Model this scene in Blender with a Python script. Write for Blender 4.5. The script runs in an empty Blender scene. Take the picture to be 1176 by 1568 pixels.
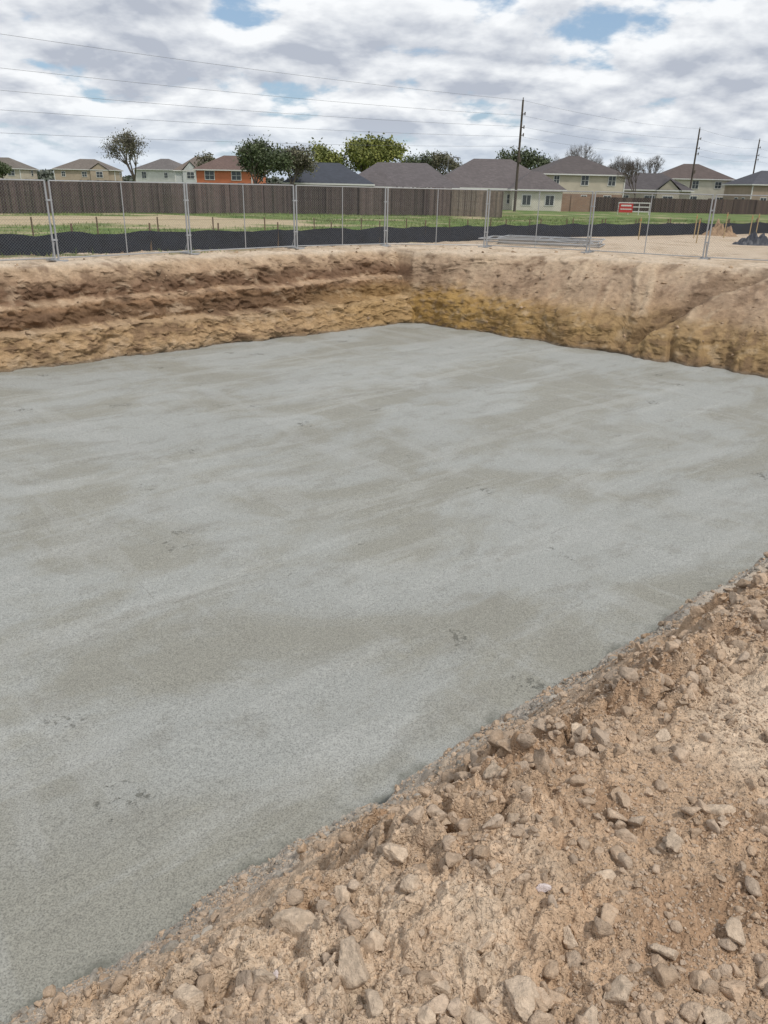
import bpy, bmesh, math, random
import numpy as np
from mathutils import Vector, Matrix
random.seed(7); rng=np.random.default_rng(11)
scene=bpy.context.scene
scene.view_settings.view_transform='Standard'
scene.view_settings.look='None'
scene.view_settings.exposure=0

# ---------------------------------------------------------------- noise
_perm=np.random.default_rng(5).permutation(256).astype(np.int32)
_perm=np.concatenate([_perm,_perm])
_ang=np.random.default_rng(6).random(256)*2*np.pi
_gx=np.cos(_ang).astype(np.float32); _gy=np.sin(_ang).astype(np.float32)
def pn(x,y,seed=0):
    x=np.asarray(x,dtype=np.float64)+seed*17.31; y=np.asarray(y,dtype=np.float64)+seed*9.77
    xi=np.floor(x).astype(np.int64); yi=np.floor(y).astype(np.int64)
    xf=(x-xi).astype(np.float32); yf=(y-yi).astype(np.float32)
    u=xf*xf*xf*(xf*(xf*6-15)+10); v=yf*yf*yf*(yf*(yf*6-15)+10)
    X=xi&255; Y=yi&255; X1=(X+1)&255; Y1=(Y+1)&255
    h00=_perm[_perm[X]+Y]; h10=_perm[_perm[X1]+Y]; h01=_perm[_perm[X]+Y1]; h11=_perm[_perm[X1]+Y1]
    n00=_gx[h00]*xf+_gy[h00]*yf; n10=_gx[h10]*(xf-1)+_gy[h10]*yf
    n01=_gx[h01]*xf+_gy[h01]*(yf-1); n11=_gx[h11]*(xf-1)+_gy[h11]*(yf-1)
    a=n00+u*(n10-n00); b=n01+u*(n11-n01)
    return (a+v*(b-a))*1.5
def fbm(x,y,o=4,seed=0,g=.5):
    r=0;a=1.;f=1.;s=0
    for i in range(o):
        r=r+a*pn(x*f,y*f,seed+i*3); s+=a; a*=g; f*=2.03
    return r/s*1.3
def worley(x,y,seed=0):
    """distance to nearest cell point and a random value of that cell"""
    xi=np.floor(x).astype(np.int64); yi=np.floor(y).astype(np.int64)
    best=np.full(np.shape(x),9.); second=np.full(np.shape(x),9.); rv=np.zeros(np.shape(x))
    for dx in (-1,0,1):
        for dy in (-1,0,1):
            a=_perm[_perm[(xi+dx+seed)&255]+((yi+dy)&255)]; b=_perm[_perm[(yi+dy+seed*3+7)&255]+((xi+dx)&255)]
            px=xi+dx+a/255.*.9+.05; py=yi+dy+b/255.*.9+.05
            d=np.hypot(x-px,y-py); nb=d<best
            second=np.where(nb,best,np.minimum(second,d)); rv=np.where(nb,((a*7+b*13)%256)/255.,rv); best=np.where(nb,d,best)
    return best,second,rv
def sstep(a,b,x):
    t=np.clip((x-a)/(b-a),0,1); return t*t*(3-2*t)

# ---------------------------------------------------------------- layout
EYE=1.83; ZS=-2.07
C=(0.74,24.73)
def dLf(x,y): return (x-C[0])*-.657+(y-C[1])*.7536
def sLf(x,y): return (x-C[0])*.7536+(y-C[1])*.657
def dRf(x,y): return (x-C[0])*.635+(y-C[1])*.773
def sRf(x,y): return (x-C[0])*.773+(y-C[1])*-.635
def dNf(x,y): return (x-.73)*.649+(y-4.62)*-.761
def sNf(x,y): return (x-.73)*.761+(y-4.62)*.649
SX=[-60,-10.1,-5.83,-.15,3.65,8.8,18.5,60]; SY=[-9,20.9,23.6,28.7,31.8,36.2,42.0,62]
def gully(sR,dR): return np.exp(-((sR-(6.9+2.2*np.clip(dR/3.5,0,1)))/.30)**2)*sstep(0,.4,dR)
def scrape(sR,dR):
    wx=sR+.30*dR
    q1,q2,qr=worley(wx*1.05+.15*fbm(sR*.9,dR*.9,3,30),dR*.33,11)
    return wx+qr*5,np.clip((q2-q1)*4,0,1),qr

def terrain(x,y,hi=True):
    """height + masks for the whole site (pit, banks, field)"""
    dL=dLf(x,y); sL=sLf(x,y); dR=dRf(x,y); sR=sRf(x,y); dN=dNf(x,y); sN=sNf(x,y)
    dW=-(sL)-26.0                       # unseen left end of the pit
    r=np.hypot(x,y)
    # left (benched) wall
    a=dL+.18*fbm(sL*.45,sL*0+3.3,3,1)+.10*fbm(sL*1.6,dL*2.5,2,2)
    wL=1.42+.14*pn(sL*.25,0*sL+.5,9)
    u=a/wL
    k=sstep(-.3,.4,pn(sL*.3,0*sL+8.2,21)+.35)
    zA=np.interp(u,[-.3,-.05,.12,.40,.47,.70,.76,1.0,1.15],[-2.4,-2.15,-1.36,-1.33,-.80,-.74,-.32,-.04,0])
    zB=np.interp(u,[-.3,-.05,.16,.34,.46,.66,.84,1.0,1.15],[-2.4,-2.15,-1.22,-1.17,-.68,-.62,-.20,-.03,0])
    zL=zA*k+zB*(1-k)
    # right wall, smoother slope with bucket scrapes
    wR=np.interp(sR,[-1,0,3,8,14],[.85,.9,2.6,3.5,3.8])
    amp=np.clip(wR*.35,.2,1)
    wx,qe,qr=scrape(sR,dR)
    b=dR+amp*(.42*(qr-.5)*qe+.10*np.abs(pn(wx*3.4,dR*.15,33))*qe)+.24*fbm(sR*.7,dR*.7,2,35)
    b=b-.6*gully(sR,dR)
    uR=b/wR
    zR=np.interp(uR,[-.2,-.04,.10,.24,.5,.9,1.02,1.1],[-2.4,-2.15,-1.45,-1.18,-.74,-.12,0,0])
    # near bank
    c=dN+.10*fbm(sN*.9,sN*0+4.,3,41)+.07*fbm(sN*3.5,dN*3.5,3,42)
    berm=sstep(1.7,2.8,sN)
    zN1=np.interp(c,[-.4,-.06,.06,.45,1.15,1.62,1.9,2.4],[-2.5,-2.12,-1.86,-1.46,-.70,-.08,0,.02])
    zN2=np.interp(c,[-.4,-.06,.08,.34,.55,.72,.90,1.25,1.9,2.4],[-2.5,-2.12,-1.76,-1.44,-1.46,-1.56,-.98,-.60,0,.02])
    zN=zN1*(1-berm)+zN2*berm
    zW=np.interp(dW,[-.2,0,1.5,2],[-2.4,-2.1,0,0])
    z=np.maximum(np.maximum(zL,zR),np.maximum(zN,zW))
    wallm=sstep(-.25,.0,np.maximum(np.maximum(dL,dR),dN))*sstep(.0,-.15,z)   # slopes
    inside=(z<-2.09)
    nearm=sstep(13,8,r)*(dN>-.4)
    farwall=sstep(9,13,r)*(~inside)*sstep(33,29,r)
    z=z+farwall*(.05*fbm(x*1.3,y*1.3,3,50)+.02*fbm(x*5,y*5,2,51))
    if hi:
        sel=np.nonzero(nearm>0)[0]
        if len(sel):
            X=x[sel];Y=y[sel];DN=dN[sel]
            lum=fbm(X*2.2,Y*2.2,3,60)
            crest=sstep(.9,1.3,DN)*sstep(2.15,1.75,DN)
            rough=.30+.70*sstep(-.25,.35,pn(X*1.1,Y*1.1,61)+.6*crest)
            cl=1-np.abs(fbm(X*7,Y*7,3,63))
            wx_=X+.03*pn(X*12,Y*12,71); wy_=Y+.03*pn(X*12,Y*12,72)
            b1,b2,brr=worley(wx_*5.2,wy_*5.2,21); blk=np.clip((b2-b1)*3.2,0,1)*brr
            w1,w2,wr=worley(wx_*14,wy_*14,3); clod=np.clip((w2-w1)*1.8,0,1)**.6*(wr>.4)*wr
            v1,v2,vr=worley(wx_*36,wy_*36,9); peb=np.clip((v2-v1)*1.6,0,1)**.6*(vr>.3)*vr
            dz=.045*lum+.085*crest*(blk-.4)+rough*(.055*(cl-.8)+.034*clod+.013*peb+.010*pn(X*60,Y*60,69))+(1-rough)*.005*peb
            z=z.copy(); z[sel]=z[sel]+nearm[sel]*dz
    z=z+sstep(33,45,r)*.08*fbm(x*.15,y*.15,3,70)-.7*sstep(62,118,r)
    return z,dict(dL=dL,sL=sL,dR=dR,sR=sR,dN=dN,sN=sN,wall=wallm,r=r)
def hz(x,y):
    z,_=terrain(np.array([float(x)]),np.array([float(y)])); return float(z[0])
def strip_mask(x,y):
    return sstep(.1,.5,.8*fbm(x*.16,y*.35,4,105)+1.0*np.exp(-((y-(43.5+.10*x))/5.5)**2)*sstep(-1,-10,x))
def mixc(a,b,t):
    return a*(1-t[:,None])+b*t[:,None]
def colr(x,y,z,m):
    n=len(x)
    c1=np.array([.49,.35,.235]);c2=np.array([.60,.47,.345]);c3=np.array([.37,.245,.155])
    f1=fbm(x*.8,y*.8,4,80); f2=fbm(x*4,y*4,3,85)
    soil=mixc(np.tile(c1,(n,1)),c2,sstep(-.1,.5,f1+.4*f2)); soil=mixc(soil,c3,sstep(.0,.45,-f1+.35*f2))
    col=soil
    g=sstep(1.05,.30,m['dN']+.35*f2+.2*f1)*(m['r']<14)*(m['dN']>-.6)
    col=mixc(col,np.array([.45,.41,.355]),g*.85)
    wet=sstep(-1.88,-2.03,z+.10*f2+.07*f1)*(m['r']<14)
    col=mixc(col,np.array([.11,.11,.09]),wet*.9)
    fur=sstep(.40,.60,m['dN'])*sstep(1.05,.85,m['dN'])*sstep(1.5,2.6,m['sN'])*(m['r']<14)
    col=mixc(col,np.array([.19,.125,.075]),fur*.85)  # shadow line of the furrow painted in as darker soil
    far=(m['r']>10)
    isR=sstep(-.15,.15,m['dR']-m['dL']); S_=np.where(isR>.5,m['sR']+40,m['sL'])
    wn=fbm(S_*1.6,z*2.4,5,86); wn2=fbm(S_*5,z*7,4,87)
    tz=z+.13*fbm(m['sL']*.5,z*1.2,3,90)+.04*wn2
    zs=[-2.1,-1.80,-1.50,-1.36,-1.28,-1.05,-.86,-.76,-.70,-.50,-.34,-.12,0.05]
    cs=np.array([(.33,.235,.14),(.43,.295,.17),(.40,.27,.15),(.45,.32,.20),(.22,.14,.085),(.17,.105,.062),(.29,.18,.105),(.45,.315,.205),(.21,.13,.08),(.20,.125,.08),(.37,.255,.165),(.46,.34,.23),(.60,.49,.37)])  # soil strata; dark bands above the ledges also paint in bench shading
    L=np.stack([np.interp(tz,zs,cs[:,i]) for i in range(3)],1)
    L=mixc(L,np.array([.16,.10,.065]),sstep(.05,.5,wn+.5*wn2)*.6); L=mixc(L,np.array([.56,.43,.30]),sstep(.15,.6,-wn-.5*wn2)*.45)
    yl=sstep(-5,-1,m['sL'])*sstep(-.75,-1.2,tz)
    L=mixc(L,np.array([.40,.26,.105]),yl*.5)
    zr=[-2.1,-1.7,-1.25,-1.0,-.5,-.15,.05]
    cr=np.array([(.26,.175,.10),(.36,.245,.12),(.33,.225,.12),(.36,.25,.16),(.38,.275,.19),(.44,.33,.23),(.60,.49,.37)])
    tr=z+.12*f1+.12*fbm(m['sR']*.8,z,2,95)
    R=np.stack([np.interp(tr,zr,cr[:,i]) for i in range(3)],1)
    wx,qe,qr=scrape(m['sR'],m['dR'])
    teeth=sstep(.0,.25,pn(wx*3.4,m['dR']*.15,33))
    lowv=sstep(-1.15,-1.35,z)*np.abs(pn(m['sR']*4,z*.5,98))
    R=mixc(R,np.array([.17,.11,.07]),sstep(.05,.45,wn*.8+wn2*.4+.4*(.45-qr)+lowv*.5)*.6)
    R=mixc(R,np.array([.58,.455,.32]),sstep(.50,.66,qr)*qe*sstep(-1.3,-1.05,z)*(.22+.40*teeth)*sstep(.9,2,m['sR'])*sstep(-.5,.2,wn2+.2))
    R=mixc(R,np.array([.54,.42,.29]),sstep(.2,.55,-wn-.4*wn2)*.4)
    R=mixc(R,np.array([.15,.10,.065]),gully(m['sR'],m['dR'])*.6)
    yr=sstep(8,.5,m['sR'])*sstep(-.8,-1.3,tr)
    R=mixc(R,np.array([.40,.245,.07]),yr*.65*sstep(-.4,.2,wn2+.1))
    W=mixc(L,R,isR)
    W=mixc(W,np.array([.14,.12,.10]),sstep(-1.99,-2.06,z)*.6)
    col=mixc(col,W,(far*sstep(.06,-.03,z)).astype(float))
    top=far*sstep(-.05,.02,z)
    pale=mixc(np.tile(np.array([.60,.495,.38]),(n,1)),np.array([.46,.36,.26]),sstep(-.1,.5,f1))
    col=mixc(col,pale,top.astype(float))
    ys=np.interp(x,SX,SY); off=(y-ys)
    g1=np.array([.11,.175,.045]); g2=np.array([.18,.235,.075]); dry=np.array([.50,.40,.27])
    gr=mixc(np.tile(g1,(n,1)),g2,sstep(-.3,.4,fbm(x*.35,y*.5,4,101)))
    gr=mixc(gr,dry,strip_mask(x,y)*.92)
    gr=mixc(gr,np.array([.33,.28,.16]),sstep(.05,.5,fbm(x*.5,y*.9,4,109))*.45)
    field=(m['r']>15)*sstep(-.1,.6,off+.3*f1)
    col=mixc(col,gr,field.astype(float))
    wd=sstep(-1.3,-.3,off)*sstep(-3,-6,x)*sstep(.0,.3,f1+.2)*(m['r']>15)*(off<0)
    col=mixc(col,np.array([.12,.15,.05]),wd*.8)
    fg=sstep(70,140,m['r']); col=mixc(col,np.array([.12,.17,.055]),fg*.7)
    return np.clip(col,0,1)

# ---------------------------------------------------------------- node helpers
def newmat(name):
    m=bpy.data.materials.new(name); m.use_nodes=True
    nt=m.node_tree; b=nt.nodes['Principled BSDF']; return m,nt,b
def N(nt,t,**k):
    n=nt.nodes.new(t)
    for a,v in k.items(): setattr(n,a,v)
    return n
def math_(nt,op,a,b=None,c=None,clamp=False):
    n=nt.nodes.new('ShaderNodeMath'); n.operation=op; n.use_clamp=clamp
    for i,v in enumerate((a,b,c)):
        if v is None: continue
        if isinstance(v,(int,float)): n.inputs[i].default_value=v
        else: nt.links.new(v,n.inputs[i])
    return n.outputs[0]
def noise_(nt,vec,scale,detail=4,rough=.5,dist=0):
    n=nt.nodes.new('ShaderNodeTexNoise'); n.inputs['Scale'].default_value=scale
    n.inputs['Detail'].default_value=detail; n.inputs['Roughness'].default_value=rough; n.inputs['Distortion'].default_value=dist
    nt.links.new(vec,n.inputs['Vector']); return n.outputs['Fac']
def mr(nt,v,a,b,c=0,d=1,smooth=True):
    n=nt.nodes.new('ShaderNodeMapRange'); n.interpolation_type='SMOOTHSTEP' if smooth else 'LINEAR'
    n.inputs['From Min'].default_value=a;n.inputs['From Max'].default_value=b;n.inputs['To Min'].default_value=c;n.inputs['To Max'].default_value=d
    nt.links.new(v,n.inputs['Value']); return n.outputs['Result']
def mixrgb(nt,f,a,b,bt='MIX'):
    n=nt.nodes.new('ShaderNodeMix'); n.data_type='RGBA'; n.blend_type=bt
    if isinstance(f,(int,float)): n.inputs[0].default_value=f
    else: nt.links.new(f,n.inputs[0])
    for i,v in ((6,a),(7,b)):
        if isinstance(v,tuple): n.inputs[i].default_value=(v[0],v[1],v[2],1)
        else: nt.links.new(v,n.inputs[i])
    return n.outputs[2]
def bump_(nt,h,dist,strength=1,prev=None):
    n=nt.nodes.new('ShaderNodeBump'); n.inputs['Distance'].default_value=dist; n.inputs['Strength'].default_value=strength
    nt.links.new(h,n.inputs['Height'])
    if prev is not None: nt.links.new(prev,n.inputs['Normal'])
    return n.outputs['Normal']
def simple(name,col,rough=.8,metal=0,nscale=8,namt=.25,attr=False):
    m,nt,b=newmat(name)
    tc=N(nt,'ShaderNodeTexCoord'); nz=noise_(nt,tc.outputs['Object'],nscale,4,.6)
    k=mr(nt,nz,.25,.75,1-namt,1+namt,False)
    if attr:
        a=N(nt,'ShaderNodeAttribute',attribute_name='Col'); src=a.outputs['Color']
    else:
        rgb=N(nt,'ShaderNodeRGB'); rgb.outputs[0].default_value=(*col,1); src=rgb.outputs[0]
    vm=N(nt,'ShaderNodeVectorMath',operation='SCALE'); nt.links.new(src,vm.inputs[0]); nt.links.new(k,vm.inputs['Scale'])
    nt.links.new(vm.outputs[0],b.inputs['Base Color'])
    b.inputs['Roughness'].default_value=rough; b.inputs['Metallic'].default_value=metal
    nt.links.new(bump_(nt,nz,.01,.4),b.inputs['Normal'])
    return m

def mk(name,verts,faces,mat=None,parent=None,col=None,smooth=False):
    """fast mesh from arrays; faces (n,k) array or list"""
    me=bpy.data.meshes.new(name)
    if isinstance(faces,np.ndarray):
        n,k=faces.shape
        me.vertices.add(len(verts)); me.vertices.foreach_set('co',np.asarray(verts,dtype=np.float32).ravel())
        me.loops.add(n*k); me.loops.foreach_set('vertex_index',faces.astype(np.int32).ravel())
        me.polygons.add(n); me.polygons.foreach_set('loop_start',(np.arange(n)*k).astype(np.int32))
        me.update(calc_edges=True)
    else:
        me.from_pydata([tuple(v) for v in verts],[],faces)
    me.polygons.foreach_set('use_smooth',[bool(smooth)]*len(me.polygons))
    if col is not None:
        a=me.attributes.new('Col','FLOAT_COLOR','POINT')
        c=np.ones((len(verts),4),dtype=np.float32); c[:,:3]=col; a.data.foreach_set('color',c.ravel())
    me.update()
    o=bpy.data.objects.new(name,me); scene.collection.objects.link(o)
    if mat: me.materials.append(mat)
    if parent: o.parent=parent
    return o
def empty(name,loc=(0,0,0),rz=0):
    e=bpy.data.objects.new(name,None); scene.collection.objects.link(e); e.location=loc; e.rotation_euler=(0,0,rz); return e
class MB:
    """mesh builder of quads with per-vertex colour"""
    def __init__(s): s.v=[];s.f=[];s.c=[]
    def box(s,c,size,R=None,col=(1,1,1),taper=1):
        i=len(s.v)
        for dx,dy,dz in ((-1,-1,-1),(1,-1,-1),(1,1,-1),(-1,1,-1),(-1,-1,1),(1,-1,1),(1,1,1),(-1,1,1)):
            t=taper if dz>0 else 1
            p=Vector((dx*size[0]/2*t,dy*size[1]/2*t,dz*size[2]/2))
            if R is not None: p=R@p
            s.v.append((p.x+c[0],p.y+c[1],p.z+c[2])); s.c.append(col)
        for q in ((0,3,2,1),(4,5,6,7),(0,1,5,4),(1,2,6,5),(2,3,7,6),(3,0,4,7)): s.f.append(tuple(i+k for k in q))
    def tube(s,p,q,r0,r1=None,n=6,col=(1,1,1),caps=True):
        if r1 is None: r1=r0
        p=Vector(p);q=Vector(q); d=(q-p)
        if d.length<1e-6: return
        d.normalize(); a=d.orthogonal().normalized(); b=d.cross(a)
        i=len(s.v)
        for P,rr in ((p,r0),(q,r1)):
            for k in range(n):
                t=2*math.pi*k/n; w=P+a*math.cos(t)*rr+b*math.sin(t)*rr; s.v.append(tuple(w)); s.c.append(col)
        for k in range(n):
            k2=(k+1)%n; s.f.append((i+k,i+k2,i+n+k2,i+n+k))
        if caps: s.f.append(tuple(i+n+k for k in range(n)))
    def out(s,name,mat,parent=None,smooth=False):
        return mk(name,s.v,s.f,mat,parent,np.array(s.c) if s.c else None,smooth)

# ---------------------------------------------------------------- ground
def steps(a,b,f):
    o_=[a]
    while o_[-1]<b: o_.append(f(o_[-1]))
    return np.array(o_)
inner=steps(.35,9,lambda v:v*1.0036); inner=inner[inner<9]; inner=np.concatenate([inner,np.arange(9,15.0,.08)])
outer=np.concatenate([steps(29.6,62,lambda v:v*1.010)]); outer=np.concatenate([outer,steps(outer[-1]*1.05,4000,lambda v:v*1.06)])
az=np.concatenate([np.arange(-40,40,.10),np.arange(40,320,2.0)])*math.pi/180
na=len(az)
# rows between 15 m and 29 m follow arc length so the cut faces are well resolved
fr_=np.linspace(15.0,29.0,1400); NR=480
FR,FA=np.meshgrid(fr_,az,indexing='ij')
fz,_m=terrain((FR*np.sin(FA)).ravel(),(FR*np.cos(FA)).ravel(),False); fz=fz.reshape(FR.shape)
dz=np.abs(np.diff(fz,axis=0)); lowm=(fz[1:]<-2.13)
wgt=np.where(lowm,.12,1.0)*(fr_[1]-fr_[0])+np.where(lowm,0.,5.0)*dz
cum=np.vstack([np.zeros((1,na)),np.cumsum(wgt,0)])
cum/=cum[-1]
ker=np.ones(9)/9; nd_=800
for k_ in range(cum.shape[0]):
    row=np.pad(cum[k_,:nd_],4,mode='edge'); cum[k_,:nd_]=np.convolve(row,ker,'valid')
midr=np.empty((NR,na)); tgt=np.linspace(0,1,NR)
for k_ in range(na): midr[:,k_]=np.interp(tgt,cum[:,k_],fr_)
RR=np.vstack([np.repeat(inner[:,None],na,1),midr,np.repeat(outer[:,None],na,1)])
nr=RR.shape[0]; AA=np.repeat(az[None,:],nr,0)
gx=(RR*np.sin(AA)).ravel(); gy=(RR*np.cos(AA)).ravel()
gz,m=terrain(gx,gy)
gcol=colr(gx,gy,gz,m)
V=np.stack([gx,gy,gz],1)
far=(m['r']>10)&(m['r']<32)&(gz>-2.25)&(gz<-.03)
idx=np.nonzero(far)[0]; Z=gz[idx]; msk=sstep(-.02,-.20,Z)
isr=m['dR'][idx]>m['dL'][idx]; s_=np.where(isr,m['sR'][idx]+40,m['sL'][idx])
w1,w2,wr=worley(s_*2.6+.5*pn(s_*2.5,Z*2.5,7),Z*3.8+.4*pn(s_*2,Z*3,17),5)
w3,w4,wr2=worley(s_*7+.5*pn(s_*6,Z*6,8),Z*9,6)
w5,w6,wr3=worley(s_*17,Z*20,16)
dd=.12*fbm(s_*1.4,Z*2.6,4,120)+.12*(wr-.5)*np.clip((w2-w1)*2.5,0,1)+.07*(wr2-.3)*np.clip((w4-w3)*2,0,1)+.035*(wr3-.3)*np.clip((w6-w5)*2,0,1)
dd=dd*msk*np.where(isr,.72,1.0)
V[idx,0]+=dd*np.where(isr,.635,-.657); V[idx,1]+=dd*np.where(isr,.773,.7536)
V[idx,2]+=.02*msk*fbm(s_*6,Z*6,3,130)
gcol[idx]*=(1-1.3*np.clip(dd,-.12,.2))[:,None]   # recess shade painted into the soil colour
V=np.vstack([V,[[0,0,0.0]]]); gcol=np.vstack([gcol,[[.4,.28,.18]]])
i=np.arange(nr-1)[:,None]; j=np.arange(na)[None,:]; j2=(j+1)%na
F=np.stack([i*na+j,(i)*na+j2,(i+1)*na+j2,(i+1)*na+j],-1).reshape(-1,4)[:,::-1]
m_soil,nt,b=newmat('soil_ground')
geo=N(nt,'ShaderNodeNewGeometry'); P=geo.outputs['Position']
at=N(nt,'ShaderNodeAttribute',attribute_name='Col')
n1=noise_(nt,P,7,5,.7); n2=noise_(nt,P,60,3,.7)
vor2=N(nt,'ShaderNodeTexVoronoi'); vor2.inputs['Scale'].default_value=110; nt.links.new(P,vor2.inputs['Vector'])
k=math_(nt,'MULTIPLY',mr(nt,n1,.3,.7,.78,1.20,False),mr(nt,n2,.3,.7,.78,1.20,False))
vm=N(nt,'ShaderNodeVectorMath',operation='SCALE'); nt.links.new(at.outputs['Color'],vm.inputs[0]); nt.links.new(k,vm.inputs['Scale'])
nt.links.new(vm.outputs[0],b.inputs['Base Color']); b.inputs['Roughness'].default_value=.95; b.inputs['Specular IOR Level'].default_value=.15
pb2=mr(nt,vor2.outputs['Distance'],0,.6,1,0)
nb=bump_(nt,n1,.04,.7); nb=bump_(nt,pb2,.004,.8,nb); nb=bump_(nt,n2,.013,.9,nb)
nt.links.new(nb,b.inputs['Normal'])
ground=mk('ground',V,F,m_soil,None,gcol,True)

# ---------------------------------------------------------------- concrete slab
m_con,nt,b=newmat('fresh_concrete')
geo=N(nt,'ShaderNodeNewGeometry'); P=geo.outputs['Position']
mp=N(nt,'ShaderNodeMapping'); nt.links.new(P,mp.inputs['Vector']); mp.inputs['Rotation'].default_value=(0,0,math.radians(-41))
def scaled(sx,sy,src=mp.outputs[0]):
    q=N(nt,'ShaderNodeMapping'); nt.links.new(src,q.inputs['Vector']); q.inputs['Scale'].default_value=(sx,sy,1); return q.outputs[0]
big=noise_(nt,scaled(.30,.48),1,5,.62,.5)
bandA=noise_(nt,scaled(.25,1.7),1,4,.62,.2)
bandB=noise_(nt,scaled(1.6,.28),1,4,.62,.2)
med=noise_(nt,scaled(1.2,2.2),1,5,.66); fine=noise_(nt,P,26,4,.75); vfine=noise_(nt,P,85,2,.7)
c=mixrgb(nt,mr(nt,big,.42,.58),(.352,.360,.338),(.290,.285,.245))
c=mixrgb(nt,mr(nt,bandA,.52,.60,0,.40),c,(.412,.418,.395))
c=mixrgb(nt,mr(nt,bandB,.53,.61,0,.30),c,(.40,.405,.385))
c=mixrgb(nt,mr(nt,med,.52,.66,0,.42),c,(.245,.238,.205))
dst=N(nt,'ShaderNodeVectorMath',operation='ADD'); nt.links.new(mp.outputs[0],dst.inputs[0])
nd=N(nt,'ShaderNodeTexNoise'); nd.inputs['Scale'].default_value=.8; nd.inputs['Detail'].default_value=2; nt.links.new(P,nd.inputs['Vector'])
sc_=N(nt,'ShaderNodeVectorMath',operation='SCALE'); nt.links.new(nd.outputs['Color'],sc_.inputs[0]); sc_.inputs['Scale'].default_value=.36; nt.links.new(sc_.outputs[0],dst.inputs[1])
br=N(nt,'ShaderNodeTexBrick'); nt.links.new(dst.outputs[0],br.inputs['Vector']); br.inputs['Scale'].default_value=1; br.inputs['Brick Width'].default_value=2.9; br.inputs['Row Height'].default_value=1.35; br.inputs['Mortar Size'].default_value=.010; br.inputs['Mortar Smooth'].default_value=.8
br.inputs['Color1'].default_value=(.95,.95,.95,1); br.inputs['Color2'].default_value=(1.04,1.04,1.04,1); br.inputs['Mortar'].default_value=(.98,.98,.98,1)
c=mixrgb(nt,.7,c,br.outputs['Color'],'MULTIPLY')
lnm=math_(nt,'MULTIPLY',br.outputs['Fac'],mr(nt,noise_(nt,P,1.3,2),.52,.62))
c=mixrgb(nt,math_(nt,'MULTIPLY',lnm,.42),c,(.20,.195,.17))
sv_=N(nt,'ShaderNodeTexVoronoi'); sv_.inputs['Scale'].default_value=.8; nt.links.new(dst.outputs[0],sv_.inputs['Vector'])
scf=mr(nt,math_(nt,'ADD',sv_.outputs['Distance'],mr(nt,noise_(nt,P,7,3,.7),.3,.7,-.16,.16,False)),.0,.14,1,0)
scf=math_(nt,'MULTIPLY',scf,mr(nt,noise_(nt,P,18,2,.6),.50,.57))
c=mixrgb(nt,math_(nt,'MULTIPLY',scf,.75),c,(.12,.12,.10))
kk=math_(nt,'MULTIPLY',mr(nt,fine,.3,.7,.84,1.12,False),mr(nt,vfine,.32,.58,.60,1.12,False))
vm=N(nt,'ShaderNodeVectorMath',operation='SCALE'); nt.links.new(c,vm.inputs[0]); nt.links.new(kk,vm.inputs['Scale'])
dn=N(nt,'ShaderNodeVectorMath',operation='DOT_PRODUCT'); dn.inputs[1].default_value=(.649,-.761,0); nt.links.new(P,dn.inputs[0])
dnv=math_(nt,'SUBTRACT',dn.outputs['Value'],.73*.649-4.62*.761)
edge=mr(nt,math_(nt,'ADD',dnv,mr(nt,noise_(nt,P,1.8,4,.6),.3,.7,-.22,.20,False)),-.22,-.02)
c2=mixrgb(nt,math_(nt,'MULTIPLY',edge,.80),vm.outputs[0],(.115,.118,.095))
nt.links.new(c2,b.inputs['Base Color'])
b.inputs['Roughness'].default_value=.6; b.inputs['Specular IOR Level'].default_value=.4
nb=bump_(nt,fine,.014,.9); nb=bump_(nt,vfine,.006,1,nb); nb=bump_(nt,scf,-.012,.8,nb)
nt.links.new(nb,b.inputs['Normal'])
o=Vector((.73,4.62)); e1=Vector((.757,.653)); e2=Vector((-.653,.757))
S,T=np.meshgrid(np.linspace(-14,27,500),np.linspace(-.8,17.4,300),indexing='ij')
sxx=o.x+S*e1.x+T*e2.x; syy=o.y+S*e1.y+T*e2.y
szz=ZS+.010*fbm(S*.6,T*.6,3,200)+.010*fbm(S*.3,T*2.2,2,203)+.005*fbm(S*3,T*3,2,205)
a,bn=S.shape
ii=np.arange(a-1)[:,None]; jj=np.arange(bn-1)[None,:]
Fs=np.stack([ii*bn+jj,(ii+1)*bn+jj,(ii+1)*bn+jj+1,ii*bn+jj+1],-1).reshape(-1,4)
Vs=np.stack([sxx.ravel(),syy.ravel(),szz.ravel()],1)
cx=Vs[Fs].mean(1); keep=(dRf(cx[:,0],cx[:,1])<.5)
slab=mk('concrete_slab',Vs,Fs[keep],m_con,None,None,True)

# ---------------------------------------------------------------- rocks
def ico(sub):
    bm=bmesh.new(); bmesh.ops.create_icosphere(bm,subdivisions=sub,radius=1)
    v=np.array([p.co[:] for p in bm.verts]); f=np.array([[q.index for q in p.verts] for p in bm.faces]); bm.free(); return v,f
def rockshape(sub,rg,cuts=10):
    v,f=ico(sub); v=v.copy()
    for _ in range(cuts):
        n=rg.normal(size=3); n/=np.linalg.norm(n); d=rg.uniform(.35,.78)
        t=v@n-d; v-=np.clip(t,0,None)[:,None]*n
    v/=np.abs(v).max()
    if sub>=3:
        nn=fbm(v[:,0]*3+v[:,2]*2+5,v[:,1]*3-v[:,2]*1.5,4,int(rg.integers(1,90))); v*=1+.16*nn[:,None]
    v*=1+(.05 if sub<3 else .012)*rg.normal(size=(len(v),1))
    v*=np.array([1,rg.uniform(.65,1),rg.uniform(.5,.85)]); return v,f
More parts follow.
